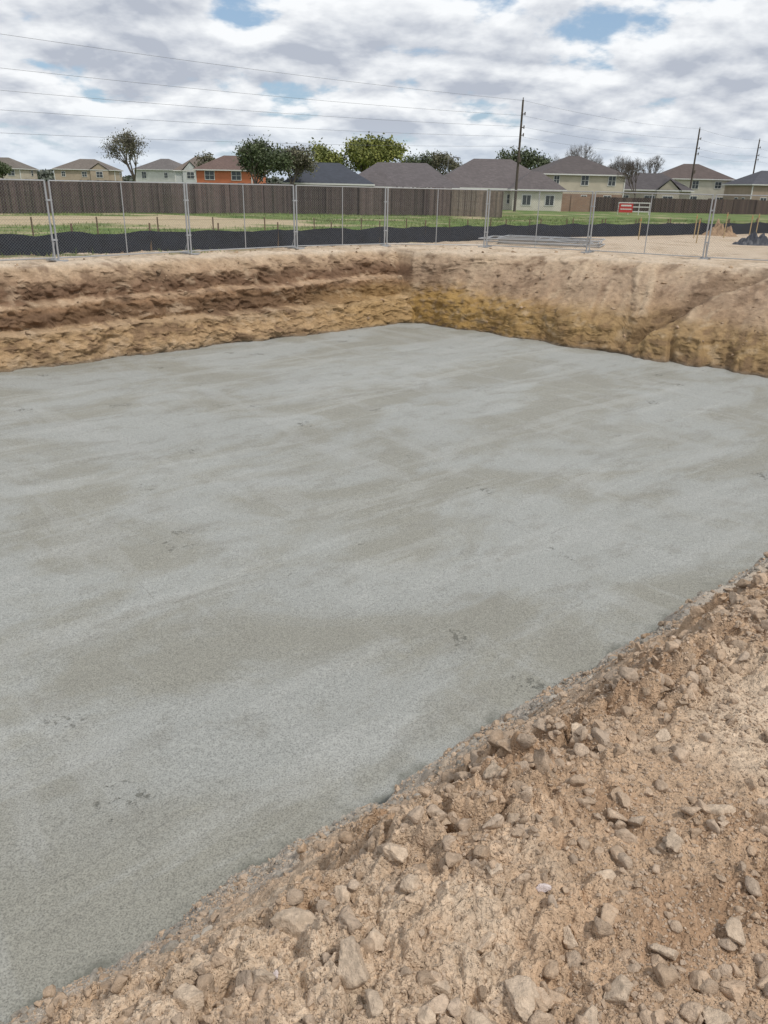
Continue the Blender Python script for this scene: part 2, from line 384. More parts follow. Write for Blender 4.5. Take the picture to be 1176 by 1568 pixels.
def scatter(name,px,py,pr,sub,mat,colfn,zoff=.25,nvar=14,seed=1,parent=None):
    rg=np.random.default_rng(seed); shp=[rockshape(sub,rg) for _ in range(nvar)]
    pz,_=terrain(px,py)
    VV=[];FF=[];CC=[];base=0
    for k in range(nvar):
        idx=np.arange(k,len(px),nvar)
        v,f=shp[k]; n=len(idx)
        if n==0: continue
        an=rg.random(n)*6.283; ca,sa=np.cos(an),np.sin(an); tl=rg.normal(size=n)*.4; ct,st=np.cos(tl),np.sin(tl)
        X=v[:,0][None]*np.ones((n,1)); Y=v[:,1][None]*ct[:,None]-v[:,2][None]*st[:,None]; Z=v[:,1][None]*st[:,None]+v[:,2][None]*ct[:,None]
        X2=X*ca[:,None]-Y*sa[:,None]; Y2=X*sa[:,None]+Y*ca[:,None]
        r=pr[idx][:,None]
        W=np.stack([X2*r+px[idx][:,None],Y2*r+py[idx][:,None],Z*r+pz[idx][:,None]+zoff*r],-1)
        VV.append(W.reshape(-1,3)); FF.append((f[None]+(np.arange(n)*len(v))[:,None,None]+base).reshape(-1,3)); base+=n*len(v)
        CC.append(np.repeat(colfn(n,rg),len(v),0))
    return mk(name,np.vstack(VV),np.vstack(FF),mat,parent,np.vstack(CC),sub>=3)
m_rock=simple('dry_clod',(1,1,1),.95,0,55,.28,True)
_nt=m_rock.node_tree; _b=_nt.nodes['Principled BSDF']; _b.inputs['Specular IOR Level'].default_value=.15
_g=N(_nt,'ShaderNodeNewGeometry'); _nt.links.new(bump_(_nt,noise_(_nt,_g.outputs['Position'],45,5,.7),.02,.9),_b.inputs['Normal'])
def clodcol(n,rg):
    c=np.array([.50,.37,.26])*rg.uniform(.75,1.15,(n,1)); t=rg.random((n,1))*.35
    return c*(1-t)+np.array([.60,.51,.42])*t
rub=empty('loose_rubble')
def densf(px,py):
    dn_=dNf(px,py)
    return np.where(dn_>1.0,1.0,.8)*(.18+.82*sstep(-.2,.3,fbm(px*1.5,py*1.5,3,300)+.35*sstep(-.2,1,px)*sstep(2.6,1.6,py)+.35*sstep(1.1,1.5,dn_)*sstep(2.3,1.7,dn_)))
def ptsf(n,rmax):
    rr=.75+rng.random(n)**.8*(rmax-.75); aa=rng.uniform(-42,44,n)*math.pi/180
    px=rr*np.sin(aa); py=rr*np.cos(aa); ok=(dNf(px,py)>.08)&(rng.random(n)<densf(px,py)); return px[ok],py[ok]
px,py=ptsf(100000,6.5); R_=np.hypot(px,py); pr=rng.uniform(.0028,.0065,len(px))*np.clip(R_/2,1,2)
scatter('gravel_crumbs',px,py,pr,1,m_rock,clodcol,.2,16,3,rub)
px,py=ptsf(24000,9); R_=np.hypot(px,py); pr=np.clip(.0078*(rng.pareto(1.85,len(px))+1),0,.038)*np.clip(R_/3,1,1.5)
bigm=pr>.016
scatter('clods',px[~bigm],py[~bigm],pr[~bigm],2,m_rock,clodcol,.12,30,5,rub)
scatter('bigger_clods',px[bigm],py[bigm],pr[bigm],3,m_rock,clodcol,.10,30,55,rub)
n=2200; sN=rng.uniform(-2.2,4.5,n); dd_=rng.normal(1.5,.28,n)
px=.73+sN*.761+(dd_)*.649; py=4.62+sN*.649-dd_*.761
ok=(np.hypot(px,py)>1.1)&(fbm(px*1.8,py*1.8,2,330)>-.1); px,py=px[ok],py[ok]; pr=np.clip(.014*(rng.pareto(2.1,len(px))+1),0,.065)
scatter('crest_clods',px,py,pr,3,m_rock,clodcol,.0,20,6,rub)
n=1900; sN=rng.uniform(-3.5,6.5,n); dd_=np.abs(rng.normal(0,.35,n))+.17
px=.73+sN*.761+(dd_)*.649; py=4.62+sN*.649-dd_*.761; pr=np.clip(.013*(rng.pareto(2.4,n)+1),0,.05)
scatter('edge_clods',px,py,pr,2,m_rock,lambda n,rg:np.array([.43,.39,.335])*rg.uniform(.65,1.1,(n,1)),-.2,16,7,rub)
bigp=np.array([(-.22,1.52,.078),(-.05,1.33,.078),(.28,1.42,.050),(.36,1.26,.062),(1.08,1.89,.055),(.16,1.30,.038),(.0,1.42,.042),(.34,1.62,.034),(1.35,2.1,.04),(.9,1.75,.04),(-.28,1.30,.04),(.24,1.2,.05),(.52,1.45,.038),(.66,1.62,.04),(1.5,1.95,.045),(.75,1.4,.04),(.95,1.45,.046),(.6,1.28,.045),(1.2,1.62,.04),(.10,1.60,.04),(-.45,1.25,.04),(.43,1.85,.038),(.0,1.22,.04),(1.6,2.5,.045),(1.05,2.3,.04),(.12,1.2,.034),(.5,1.2,.05),(.8,1.2,.045),(.05,1.75,.05),(.22,1.9,.045),(-.1,1.62,.035),(.42,2.15,.05),(.75,2.35,.045)])
scatter('large_dirt_clods',bigp[:,0],bigp[:,1],bigp[:,2],4,m_rock,lambda n,rg:np.array([.60,.475,.355])*rg.uniform(.85,1.1,(n,1)),.14,11,8,rub)
scatter('pale_stones',np.array([.465,-.25,.2,.7]),np.array([1.565,1.32,2.4,3.2]),np.array([.022,.013,.011,.012]),3,m_rock,lambda n,rg:np.array([.72,.62,.59])*rg.uniform(.9,1.1,(n,1)),.5,3,9,rub)
n=9000
px=rng.uniform(-15,15,n);py=rng.uniform(12,29,n)
dm=np.maximum(dLf(px,py),dRf(px,py)); ok=(dm>.05)&(dm<4.2)&(rng.random(n)<.15+.85*sstep(-.1,.4,fbm(px*.8,py*.8,3,310))); px,py=px[ok],py[ok]
pr=np.clip(.018*rng.pareto(2.0,len(px))+.016,0,.10)
scatter('bank_clods',px,py,pr,2,m_rock,lambda n,rg:np.array([.40,.29,.195])*rg.uniform(.55,1.25,(n,1)),.0,12,12)

# ---------------------------------------------------------------- temporary chain-link fence
m_galv=simple('galvanised_steel',(.42,.43,.44),.5,.5,20,.1)
m_link,nt,b=newmat('chain_link_mesh')
tc=N(nt,'ShaderNodeUVMap'); sp=N(nt,'ShaderNodeSeparateXYZ'); nt.links.new(tc.outputs[0],sp.inputs[0])
def diag(sgn):
    s_=math_(nt,'ADD',sp.outputs[0],math_(nt,'MULTIPLY',sp.outputs[1],sgn))
    fr=math_(nt,'FRACT',math_(nt,'DIVIDE',s_,.075)); return math_(nt,'LESS_THAN',fr,.06)
al=math_(nt,'MAXIMUM',diag(1),diag(-1))
b.inputs['Base Color'].default_value=(.20,.21,.215,1); b.inputs['Metallic'].default_value=.2; b.inputs['Roughness'].default_value=.6
nt.links.new(al,b.inputs['Alpha'])
FP=[(-16.4,12.0),(-13.7,14.6),(-10.9,17.2),(-8.17,19.78),(-5.58,22.6),(-2.93,25.4),(-.14,27.5),(3.29,28.0),(6.42,26.3),(9.56,24.6),(12.7,22.9),(15.8,21.2),(19,19.4)]
fence=empty('temporary_chain_link_fence')
fb=MB(); lv=[];lf=[];luv=[]
Hf=1.83
for q in range(len(FP)-1):
    A=Vector((*FP[q],0));B=Vector((*FP[q+1],0)); A.z=hz(*FP[q]);B.z=hz(*FP[q+1])
    d=(B-A); L=d.length; d.normalize(); nrm=Vector((-d.y,d.x,0)).normalized()
    lean=nrm*random.uniform(-.03,.03)
    a=A+d*.045; c_=B-d*.045
    up=Vector((0,0,Hf))+lean; lo=Vector((0,0,.08))
    fb.tube(a,a+up,.024,n=8); fb.tube(c_,c_+up,.024,n=8)
    mid=(a+c_)/2; fb.tube(mid+lo,mid+up,.014,n=6)
    fb.tube(a+up,c_+up,.016,n=6); fb.tube(a+lo,c_+lo,.016,n=6)
    base=len(lv)
    off=nrm*.003
    for p_,uv in ((a+lo+off,(0,0)),(c_+lo+off,(L,0)),(c_+up+off,(L,Hf)),(a+up+off,(0,Hf))): lv.append(tuple(p_)); luv.append(uv)
    lf.append((base,base+1,base+2,base+3))
    ft=A.copy(); R=Matrix.Rotation(math.atan2(d.y,d.x),3,'Z')
    fb.box((ft.x,ft.y,ft.z+.02),(.16,.62,.03),R); 
    for s_ in (-1,1): fb.box((ft.x+nrm.x*.26*s_,ft.y+nrm.y*.26*s_,ft.z+.035),(.30,.05,.04),R)
    fb.tube(Vector(ft)+nrm*.28,Vector(ft)+Vector((0,0,.45)),.012,n=5)
    for hh in (.5,1.4): fb.box((ft.x,ft.y,ft.z+hh),(.14,.06,.04),R)
fb.out('posts_and_rails',m_galv,fence,False)
lm=mk('link_mesh',lv,lf,m_link,fence)
uvl=lm.data.uv_layers.new(name='UVMap')
for k_,uv in enumerate(luv): uvl.data[k_].uv=uv

# ---------------------------------------------------------------- silt fence
m_silt=simple('black_silt_fabric',(.013,.017,.027),.8,0,3,.4)
m_stake=simple('wood_stake',(.16,.11,.07),.9,0,30,.3)
silt=empty('silt_fence')
pts=[(-32,7.0),(-20,14.7),(-10.1,20.9),(-5.83,23.8),(-.15,28.7),(3.65,31.8),(8.8,36.2),(14.5,39.6),(18.5,42.0),(28,47)]
sv=[];sf=[];sb=MB(); samp=[]
for q in range(len(pts)-1):
    A=Vector(pts[q]);B=Vector(pts[q+1]);L=(B-A).length; nn=int(L/.3)
    for k_ in range(nn): samp.append(A.lerp(B,k_/nn))
for k_,p_ in enumerate(samp):
    z0=hz(p_.x,p_.y); sag=.06*abs(math.sin(k_*math.pi/7)); w=.05*math.sin(k_*1.3)+.04*math.sin(k_*.47)
    h=.55-sag+.03*random.random()
    for lvl in range(5):
        t=lvl/4; sv.append((p_.x+w*(1-t)*.6+random.uniform(-.015,.015),p_.y+w*(1-t)+random.uniform(-.015,.015),z0-.05+(h+.05)*t))
    if k_: 
        a0=(k_-1)*5; b0=k_*5
        for lvl in range(4): sf.append((a0+lvl,b0+lvl,b0+lvl+1,a0+lvl+1))
    if k_%7==0: 
        R=Matrix.Rotation(random.uniform(-.06,.06),3,'X')
        sb.box((p_.x+.02,p_.y+.06,z0+.36),(.04,.04,.80),R)
mk('fabric',sv,sf,m_silt,silt,None,True); sb.out('stakes',m_stake,silt)

ln=empty('stake_line'); sb=MB(); last=None
for k_ in range(26):
    x_=-24+k_*1.9; y_=np.interp(x_,[-24,-8,3,12,26],[22,31.5,36,40.5,47.5]); z0=hz(x_,y_)
    tp=Vector((x_,y_,z0+.62)); sb.box((x_,y_,z0+.28),(.045,.045,.72))
    if last is not None: sb.tube(last,tp-Vector((0,0,.08)),.006,n=4)
    last=tp-Vector((0,0,.08))
sb.out('stakes_and_rope',m_stake,ln)

# ---------------------------------------------------------------- wooden privacy fences
m_wood=simple('weathered_cedar',(1,1,1),.9,0,6,.25,True)
def plank_fence(name,pts,h,colA,seed,w=.14):
    rg=random.Random(seed); B_=MB()
    for q in range(len(pts)-1):
        A=Vector(pts[q]);B=Vector(pts[q+1]);L=(B-A).length;n_=int(L/(w+.006)); ang=math.atan2(B.y-A.y,B.x-A.x); R=Matrix.Rotation(ang,3,'Z')
        for k_ in range(n_):
            p_=A.lerp(B,(k_+.5)/n_)
            if k_%16==0: z0=hz(p_.x,p_.y); hh=h+rg.uniform(-.06,.06); br=rg.uniform(.75,1.2)
            s_=rg.uniform(.6,1.35)*br; g=rg.uniform(-.01,.01)
            c_=(colA[0]*s_,colA[1]*s_+g*.3,colA[2]*s_)
            B_.box((p_.x,p_.y,z0+hh/2+rg.uniform(-.02,.02)),(w,.018,hh),R,c_)
            if k_%16==0:
                q_=p_+Vector((math.sin(ang),-math.cos(ang)))*.06
                B_.box((q_.x,q_.y,z0+h/2),(.10,.09,h+.03),R,tuple(v*1.1 for v in colA))
        for hh in (.35,1.0,1.6):
            m_=(A+B)/2+Vector((-math.sin(ang),math.cos(ang)))*.035
            B_.box((m_.x,m_.y,hz(m_.x,m_.y)+hh),(L,.04,.09),R,colA)
    return B_.out(name,m_wood)
plank_fence('wooden_privacy_fence',[(-48,33.6),(-23.08,48.62),(-15,53.5),(-6.82,57.6),(4.38,59.74)],1.86,(.095,.070,.064),1)
plank_fence('wooden_privacy_fence',[(4.38,59.74),(7.9,59.1)],1.75,(.17,.135,.11),2)
plank_fence('wooden_privacy_fence',[(7.9,59.1),(9.6,75),(11.2,104)],1.75,(.13,.10,.085),3,.2)
plank_fence('wooden_privacy_fence',[(28,116),(45,117),(90,120)],1.9,(.085,.058,.048),4,.2)

# ---------------------------------------------------------------- houses
m_glass,nt,b=newmat('window_glass'); b.inputs['Base Color'].default_value=(.03,.035,.04,1); b.inputs['Roughness'].default_value=.12
tcg=N(nt,'ShaderNodeTexCoord'); nt.links.new(mixrgb(nt,noise_(nt,tcg.outputs['Object'],2,2),(.02,.025,.03),(.09,.10,.11)),b.inputs['Base Color'])
m_trim=simple('white_trim',(.66,.65,.63),.6,0,3,.06)
_mc={}
def wallmat(kind,col):
    key=(kind,col)
    if key in _mc: return _mc[key]
    m_,nt,b=newmat(kind+'_wall' if kind!='roof' else 'roof_shingles')
    tc=N(nt,'ShaderNodeTexCoord'); sp=N(nt,'ShaderNodeSeparateXYZ'); nt.links.new(tc.outputs['Object'],sp.inputs[0])
    cb=N(nt,'ShaderNodeCombineXYZ'); nt.links.new(math_(nt,'ADD',sp.outputs[0],sp.outputs[1]),cb.inputs[0]); nt.links.new(sp.outputs[2],cb.inputs[1])
    if kind=='siding':
        fr=math_(nt,'FRACT',math_(nt,'DIVIDE',sp.outputs[2],.18)); nz=noise_(nt,tc.outputs['Object'],.8,4)
        c_=mixrgb(nt,mr(nt,nz,.3,.7),tuple(v*.92 for v in col),tuple(min(1,v*1.06) for v in col))
        c_=mixrgb(nt,mr(nt,fr,0,.12,.35,0),c_,tuple(v*.4 for v in col)); nt.links.new(bump_(nt,fr,.01,.6),b.inputs['Normal'])
    else:
        br=N(nt,'ShaderNodeTexBrick'); nt.links.new(cb.outputs[0],br.inputs['Vector']); br.inputs['Scale'].default_value=1
        if kind=='brick': br.inputs['Brick Width'].default_value=.24; br.inputs['Row Height'].default_value=.08; br.inputs['Mortar Size'].default_value=.008
        else: br.inputs['Brick Width'].default_value=.35; br.inputs['Row Height'].default_value=.13; br.inputs['Mortar Size'].default_value=.006
        br.inputs['Color1'].default_value=(*[v*.85 for v in col],1); br.inputs['Color2'].default_value=(*[v*1.15 for v in col],1); br.inputs['Mortar'].default_value=(*([v*.6 for v in col] if kind=='roof' else (.4,.37,.33)),1)
        nz=noise_(nt,tc.outputs['Object'],.5,5,.6)
        c_=mixrgb(nt,mr(nt,nz,.3,.7,0,.45),br.outputs['Color'],tuple(v*.72 for v in col))
    nt.links.new(c_,b.inputs['Base Color']); b.inputs['Roughness'].default_value=.9; _mc[key]=m_; return m_
def house(name,x,y,w,d,eave,apex,base=-.75,rot=0,wall=(.5,.45,.36),roof=(.10,.095,.095),kind='siding',storeys=1,ridge=.35,wing=None,lower=None,gable=False,seed=0):
    rg=random.Random(int(x*7)+seed)
    e=empty(name,(x,y,base),rot); H=eave-base; A=apex-base; mw=wallmat(kind,wall); mf=wallmat('roof',roof)
    B_=MB()
    if lower: 
        B2=MB(); B2.box((0,0,H*.22),(w+.06,d+.06,H*.44)); B2.out('brick_base',wallmat('brick',lower),e)
    B_.box((0,0,H/2),(w,d,H)); B_.out('walls',mw,e)
    def hip(cx,cy,w,d,z0,z1,rdg,nm):
        o_=.45; a=w/2+o_; b_=d/2+o_; rx=rdg*w/2
        v=[(cx-a,cy-b_,z0),(cx+a,cy-b_,z0),(cx+a,cy+b_,z0),(cx-a,cy+b_,z0),(cx-rx,cy,z1),(cx+rx,cy,z1)]
        v+=[(p_[0],p_[1],z0-.18) for p_ in v[:4]]
        f=[(0,1,5,4),(1,2,5),(2,3,4,5),(3,0,4),(9,8,7,6)]
        mk(nm,v,f,mf,e); 
        v2=v[:4]+v[6:]; mk(nm+'_fascia',v2,[(0,4,5,1),(1,5,6,2),(2,6,7,3),(3,7,4,0)],m_trim,e)
    hip(0,0,w,d,H+.02,A,ridge,'roof')
    if gable:   # front-facing gable
        gx_=gable*w; gw=w*.30; z1=H+.02+(A-H)*.62; yb=-d/2-.55; yr_=-d*.10
        v=[(gx_-gw/2-.3,yb,H-.05),(gx_+gw/2+.3,yb,H-.05),(gx_,yb,z1),(gx_,yr_,z1),(gx_-gw/2-.3,yr_,H-.05),(gx_+gw/2+.3,yr_,H-.05)]
        mk('gable_roof',v,[(0,2,3,4),(2,1,5,3)],mf,e)
        mk('gable_wall',[(gx_-gw/2,yb+.2,H-.1),(gx_+gw/2,yb+.2,H-.1),(gx_,yb+.2,z1-.12)],[(0,1,2)],mw,e)
        gb=MB(); gb.box((gx_,-d/2-.17,(H-.1)/2),(gw,.35,H-.1)); gb.out('gable_bay',mw,e)
    win=MB();fr=MB()
    def window(cx,cz,ww,wh,face='f',yo=0):
        if face=='f':
            Y=-d/2-yo
            fr.box((cx,Y-.03,cz),(ww+.2,.06,wh+.2)); win.box((cx,Y-.055,cz),(ww,.03,wh)); fr.box((cx,Y-.075,cz),(.05,.02,wh)); fr.box((cx,Y-.077,cz),(ww,.02,.05))
        else:
            s_=-1 if face=='l' else 1; X=s_*w/2
            fr.box((X+s_*.03,cx,cz),(.06,ww+.2,wh+.2)); win.box((X+s_*.055,cx,cz),(.03,ww,wh)); fr.box((X+s_*.077,cx,cz),(.02,ww,.05))
    for st in range(storeys):
        cz=1.45+st*2.75; 
        if cz+.7>H: cz=H-.9
        n_=max(2,int(w/3.8))
        for k_ in range(n_):
            cx=-w/2+(k_+.5)*w/n_+rg.uniform(-.5,.5); inb=gable and abs(cx-gable*w)<w*.15+.9
            if inb: continue
            window(cx,cz,rg.choice((.8,1.1,1.6)),rg.choice((1.1,1.35)))
        if gable: window(gable*w,cz,1.5,1.3,'f',.345)
        window(0,cz,1.0,1.2,'l'); window(d*.2,cz,1.0,1.2,'r'); window(-d*.25,cz,.9,1.2,'l')
    for X in (-w/2,w/2): fr.box((X*1.0,-d/2,H/2-.1),(.16,.16,H-.2))
    win.out('window_panes',m_glass,e); fr.out('window_frames_and_trim',m_trim,e)
    if wing:
        wx,wy,ww,wd,wz,wa=wing
        Bw=MB(); Bw.box((wx,wy,(wz-base)/2),(ww,wd,wz-base)); Bw.out('wing_walls',mw,e); hip(wx,wy,ww,wd,wz-base+.02,wa-base,.2,'wing_roof')
        f3=MB();w3=MB()
        for ox in (-ww*.22,ww*.25): f3.box((wx+ox,wy-wd/2-.03,1.4),(1.3,.06,1.4)); w3.box((wx+ox,wy-wd/2-.07,1.4),(1.05,.03,1.15)); f3.box((wx+ox,wy-wd/2-.09,1.4),(.05,.02,1.15))
        f3.out('wing_frame',m_trim,e); w3.out('wing_pane',m_glass,e)
    v_=MB(); 
    for k_ in range(3): v_.tube((-w*.15+k_*w*.15,d*.12,A-1.2),(-w*.15+k_*w*.15,d*.12,A-.35),.08,n=6)
    v_.out('roof_vents',m_trim,e)
    return e
house('two_storey_house',-80,222,15,11,4.6,7.2,roof=(.17,.145,.125),wall=(.42,.34,.26),storeys=2,rot=.15,ridge=.25,gable=.25)
house('two_storey_house',-55,205,11,10,4.7,7.2,roof=(.15,.135,.13),wall=(.62,.61,.58),storeys=2,rot=-.25,ridge=.2)
house('two_storey_house',-43,190,11,9,4.4,7.4,roof=(.17,.14,.12),wall=(.52,.53,.53),storeys=2,rot=.2,ridge=.2,gable=-.2)
house('two_storey_house',-28.5,150,10,9,4.1,6.5,roof=(.15,.10,.085),wall=(.52,.17,.085),storeys=2,rot=-.12,ridge=.25)
house('single_storey_house',-8.5,112,11,10,2.15,4.7,roof=(.055,.062,.08),wall=(.45,.40,.33),rot=.1,ridge=.3)
house('single_storey_house',1.5,116,15,11,1.9,5.0,roof=(.125,.11,.113),wall=(.50,.45,.38),rot=-.05,ridge=.45,wing=(-3,-5,5,4,1.9,3.9))
house('single_storey_house',14.2,119,17.5,12,2.0,5.8,roof=(.13,.112,.112),wall=(.64,.60,.52),rot=.04,ridge=.30,wing=(5,-6,6.6,5,1.95,4.2))
house('two_storey_house',29.5,137,13.5,11,4.3,7.1,roof=(.10,.085,.083),wall=(.54,.48,.39),storeys=2,rot=.12,ridge=.12,lower=(.30,.17,.11))
house('single_storey_house',43.5,142,12,10,2.3,4.9,roof=(.09,.08,.083),wall=(.45,.4,.33),rot=-.1,gable=.2)
house('two_storey_house',59.5,168,14,11,4.5,7.3,roof=(.115,.088,.08),wall=(.57,.53,.45),storeys=2,rot=-.12,ridge=.2)
house('two_storey_house',70,155,12,10,3.6,6.0,roof=(.08,.08,.095),wall=(.36,.28,.22),storeys=1,rot=.1,gable=.2)
house('two_storey_house',84,165,13,10,4.4,7.2,roof=(.10,.095,.095),wall=(.5,.45,.38),storeys=2,rot=.05)
house('two_storey_house',-100,215,14,10,4.4,7.0,roof=(.16,.14,.12),wall=(.5,.44,.36),storeys=2)
bw=MB(); bw.box((24.5,112,.2),(5.6,.22,2.0)); 
for k_ in range(3): bw.box((21.8+k_*2.7,112,.28),(.45,.45,2.2))
bw.out('brick_garden_wall',wallmat('brick',(.33,.19,.12)))

# ---------------------------------------------------------------- trees
m_bark=simple('bark',(.13,.105,.088),.95,0,10,.3)
def leafmat(name,c1,c2):
    m_,nt,b=newmat(name); g=N(nt,'ShaderNodeNewGeometry')
    c_=mixrgb(nt,g.outputs['Random Per Island'],c1,c2); n_=noise_(nt,g.outputs['Position'],.8,3)
    c_=mixrgb(nt,mr(nt,n_,.4,.65),c_,tuple(v*.7 for v in c1)); nt.links.new(c_,b.inputs['Base Color']); b.inputs['Roughness'].default_value=.7
    return m_
lm_dark=leafmat('leaves_dark',(.085,.11,.055),(.15,.18,.09)); lm_yel=leafmat('leaves_yellow_green',(.17,.20,.045),(.30,.30,.07)); lm_brn=leafmat('leaves_sparse',(.12,.12,.075),(.21,.195,.12))
def tree(name,x,y,top,cr,lm,nleaf,base=-.75,seed=0,cb=.3,ls=.22):
    rg=random.Random(seed); H=top-base; e=empty(name,(x,y,base)); B_=MB(); tips=[]
    def grow(p,d,L,r,lev):
        q=p+d*L; B_.tube(p,q,r,r*.68,n=6 if lev<2 else 3,caps=False)
        if lev>=2: tips.append(q); tips.append((p+q)/2)
        if lev>=(5 if nleaf==0 else 4): return
        nb_=rg.choice((3,3,4)) if lev<3 else 3
        for k_ in range(nb_):
            a_=rg.random()*6.283; sp_=rg.uniform(.35,.95) if lev else rg.uniform(.4,.85)
            o_=d.orthogonal().normalized(); o_.rotate(Matrix.Rotation(a_,3,d)); nd=(d*math.cos(sp_)+o_*math.sin(sp_)); nd.z+=.12; nd.normalize()
            grow(q,nd,L*rg.uniform(.6,.85),r*.58,lev+1)
        grow(q,(d+Vector((rg.uniform(-.2,.2),rg.uniform(-.2,.2),.1))).normalized(),L*.75,r*.66,lev+1)
    grow(Vector((0,0,0)),Vector((rg.uniform(-.05,.05),0,1)).normalized(),1.0,.07 if nleaf else .06,0)
    V_=np.array(B_.v); zmax=V_[:,2].max(); rmax=np.percentile(np.hypot(V_[:,0],V_[:,1]),98)
    fz=H/zmax; fx=cr/rmax; V_=V_*np.array([fx,fx,fz])
    mk('trunk_and_branches',V_,B_.f,m_bark,e)
    if nleaf:
        T=np.array([t[:] for t in tips])*np.array([fx,fx,fz]); rgn=np.random.default_rng(seed+50)
        T=T[T[:,2]>H*cb]; T=T[rgn.random(len(T))<.8]
        c_=T[rgn.integers(0,len(T),nleaf)]+rgn.normal(size=(nleaf,3))*cr*.095
        a_=rgn.normal(size=(nleaf,3)); a_/=np.linalg.norm(a_,axis=1)[:,None]; b_=np.cross(a_,rgn.normal(size=(nleaf,3))); b_/=np.linalg.norm(b_,axis=1)[:,None]
        s_=ls*rgn.uniform(.6,1.3,(nleaf,1))
        Q=np.stack([c_-a_*s_,c_-b_*s_*.6,c_+a_*s_,c_+b_*s_*.6],1).reshape(-1,3)
        mk('leaves',Q,np.arange(nleaf*4).reshape(-1,4),lm,e)
    return e
tree('deciduous_tree',-33.6,110,7.9,3.6,lm_brn,3000,seed=1,cb=.3,ls=.10)
tree('oak_tree',-16.3,100,6.6,4.0,lm_dark,8000,seed=2,cb=.1,ls=.16)
tree('oak_tree',-12.3,104,6.3,3.0,lm_brn,3800,seed=3,cb=.12,ls=.14)
tree('green_tree',-11.3,130,7.9,3.6,lm_yel,5000,seed=4,cb=.2,ls=.2)
tree('green_tree',-3.4,140,8.9,5.4,lm_yel,8000,seed=5,cb=.2,ls=.25)
tree('oak_tree',5.5,160,7.9,4.4,lm_dark,3000,seed=6,cb=.3,ls=.2)
tree('oak_tree',10.5,160,8.0,4.4,lm_brn,3000,seed=26,cb=.3,ls=.2)
tree('oak_tree',23.7,150,8.4,4.8,lm_dark,4500,seed=7,cb=.3,ls=.22)
tree('bare_tree',37.7,165,10.8,4.2,None,0,seed=8)
tree('bare_tree',34.6,118,6.6,2.8,None,0,seed=9)
tree('bare_tree',50,160,8.6,3.6,None,0,seed=10)
tree('bare_tree',33,170,8.8,3.8,None,0,seed=13)
tree('bare_tree',46,170,8.8,3.7,None,0,seed=14)
tree('bare_tree',-36,165,7.5,3,lm_brn,800,seed=15)
tree('small_tree',-88,190,5.2,3.5,lm_dark,2500,seed=16,cb=.1,ls=.3)
tree('green_tree',63,120,3.2,2.6,lm_dark,2000,seed=17,cb=.1)
rgn=np.random.default_rng(77); n=26000
xx=rgn.uniform(-260,260,n); hh=3.0+3.2*np.abs(fbm(xx*.03,xx*0,4,400))+1.0*pn(xx*.3,xx*0,404); zz=-1+rgn.random(n)**.7*(hh+1.2); yy=290+rgn.normal(size=n)*4
c_=np.stack([xx,yy,zz],1); a_=rgn.normal(size=(n,3)); a_/=np.linalg.norm(a_,axis=1)[:,None]; b_=np.cross(a_,rgn.normal(size=(n,3))); b_/=np.linalg.norm(b_,axis=1)[:,None]
Q=np.stack([c_-a_*.8,c_-b_*.6,c_+a_*.8,c_+b_*.6],1).reshape(-1,3)
mk('distant_tree_line',Q,np.arange(n*4).reshape(-1,4),leafmat('leaves_distant',(.10,.115,.09),(.16,.17,.13)))

# ---------------------------------------------------------------- utility poles and power lines
m_pole=simple('pole_wood',(.10,.08,.066),.9,0,6,.3); m_wire=simple('wire',(.15,.15,.16),.6,0,5,.1)
PA=Vector((15.0,100,0));PB=Vector((49,137,0));PC=Vector((73,170,0))
for (P_,top) in ((PA,11.4),(PB,11.4),(PC,12.0)):
    e=empty('utility_pole',(P_.x,P_.y,-.7)); B_=MB(); h=top+.7
    B_.tube((0,0,0),(0,0,h),.18,.11,n=10)
    side=Vector((-.643,.765,0))
    for zz_ in (h-1.5,h-2.9,h-3.7): 
        B_.tube((0,0,zz_),(-side*.45+Vector((0,0,zz_+.08))),.045,n=6); B_.tube(-side*.45+Vector((0,0,zz_-.1)),-side*.45+Vector((0,0,zz_+.25)),.07,n=8)
    B_.tube((0,0,h),(0,0,h+.25),.05,n=6)
    B_.box((.12,-.2,h*.48),(.3,.25,.5)); B_.out('pole_and_insulators',m_pole,e,False)
pl=empty('power_lines'); B_=MB()
def wire(a,b,sag,r=.012,n=24):
    a=Vector(a);b=Vector(b);pr_=a
    for k_ in range(1,n+1):
        t=k_/n; q=a.lerp(b,t); q.z-=4*sag*t*(1-t); B_.tube(pr_,q,r,n=4,caps=False); pr_=q
for zA,zB in ((11.35,12.8),(9.8,10.2),(8.65,8.55),(7.6,7.1),(6.6,5.2)):
    wire((15,100,zA),(-59,38,zB),.8)
for zA,zB in ((11.35,11.4),(9.8,9.9),(8.65,8.6),(7.6,7.6)):
    wire((15,100,zA),(49,137,zB),.5); wire((49,137,zB),(73,170,zB+.5),.4); wire((73,170,zB+.5),(120,225,zB+.5),.4)
B_.out('wires',m_wire,pl)
m_lampm=simple('lamp_metal',(.22,.22,.23),.5,.5,5,.1)
for (x_,y_,h_) in ((8.6,128,6.6),(40.5,150,7.2)):
    e=empty('street_lamp',(x_,y_,-.75)); B_=MB(); B_.tube((0,0,0),(0,0,h_),.09,.05,n=8); B_.tube((0,0,h_),(.9,0,h_+.35),.04,n=6); B_.box((1.2,0,h_+.35),(.8,.25,.12)); B_.out('pole_and_head',m_lampm,e)

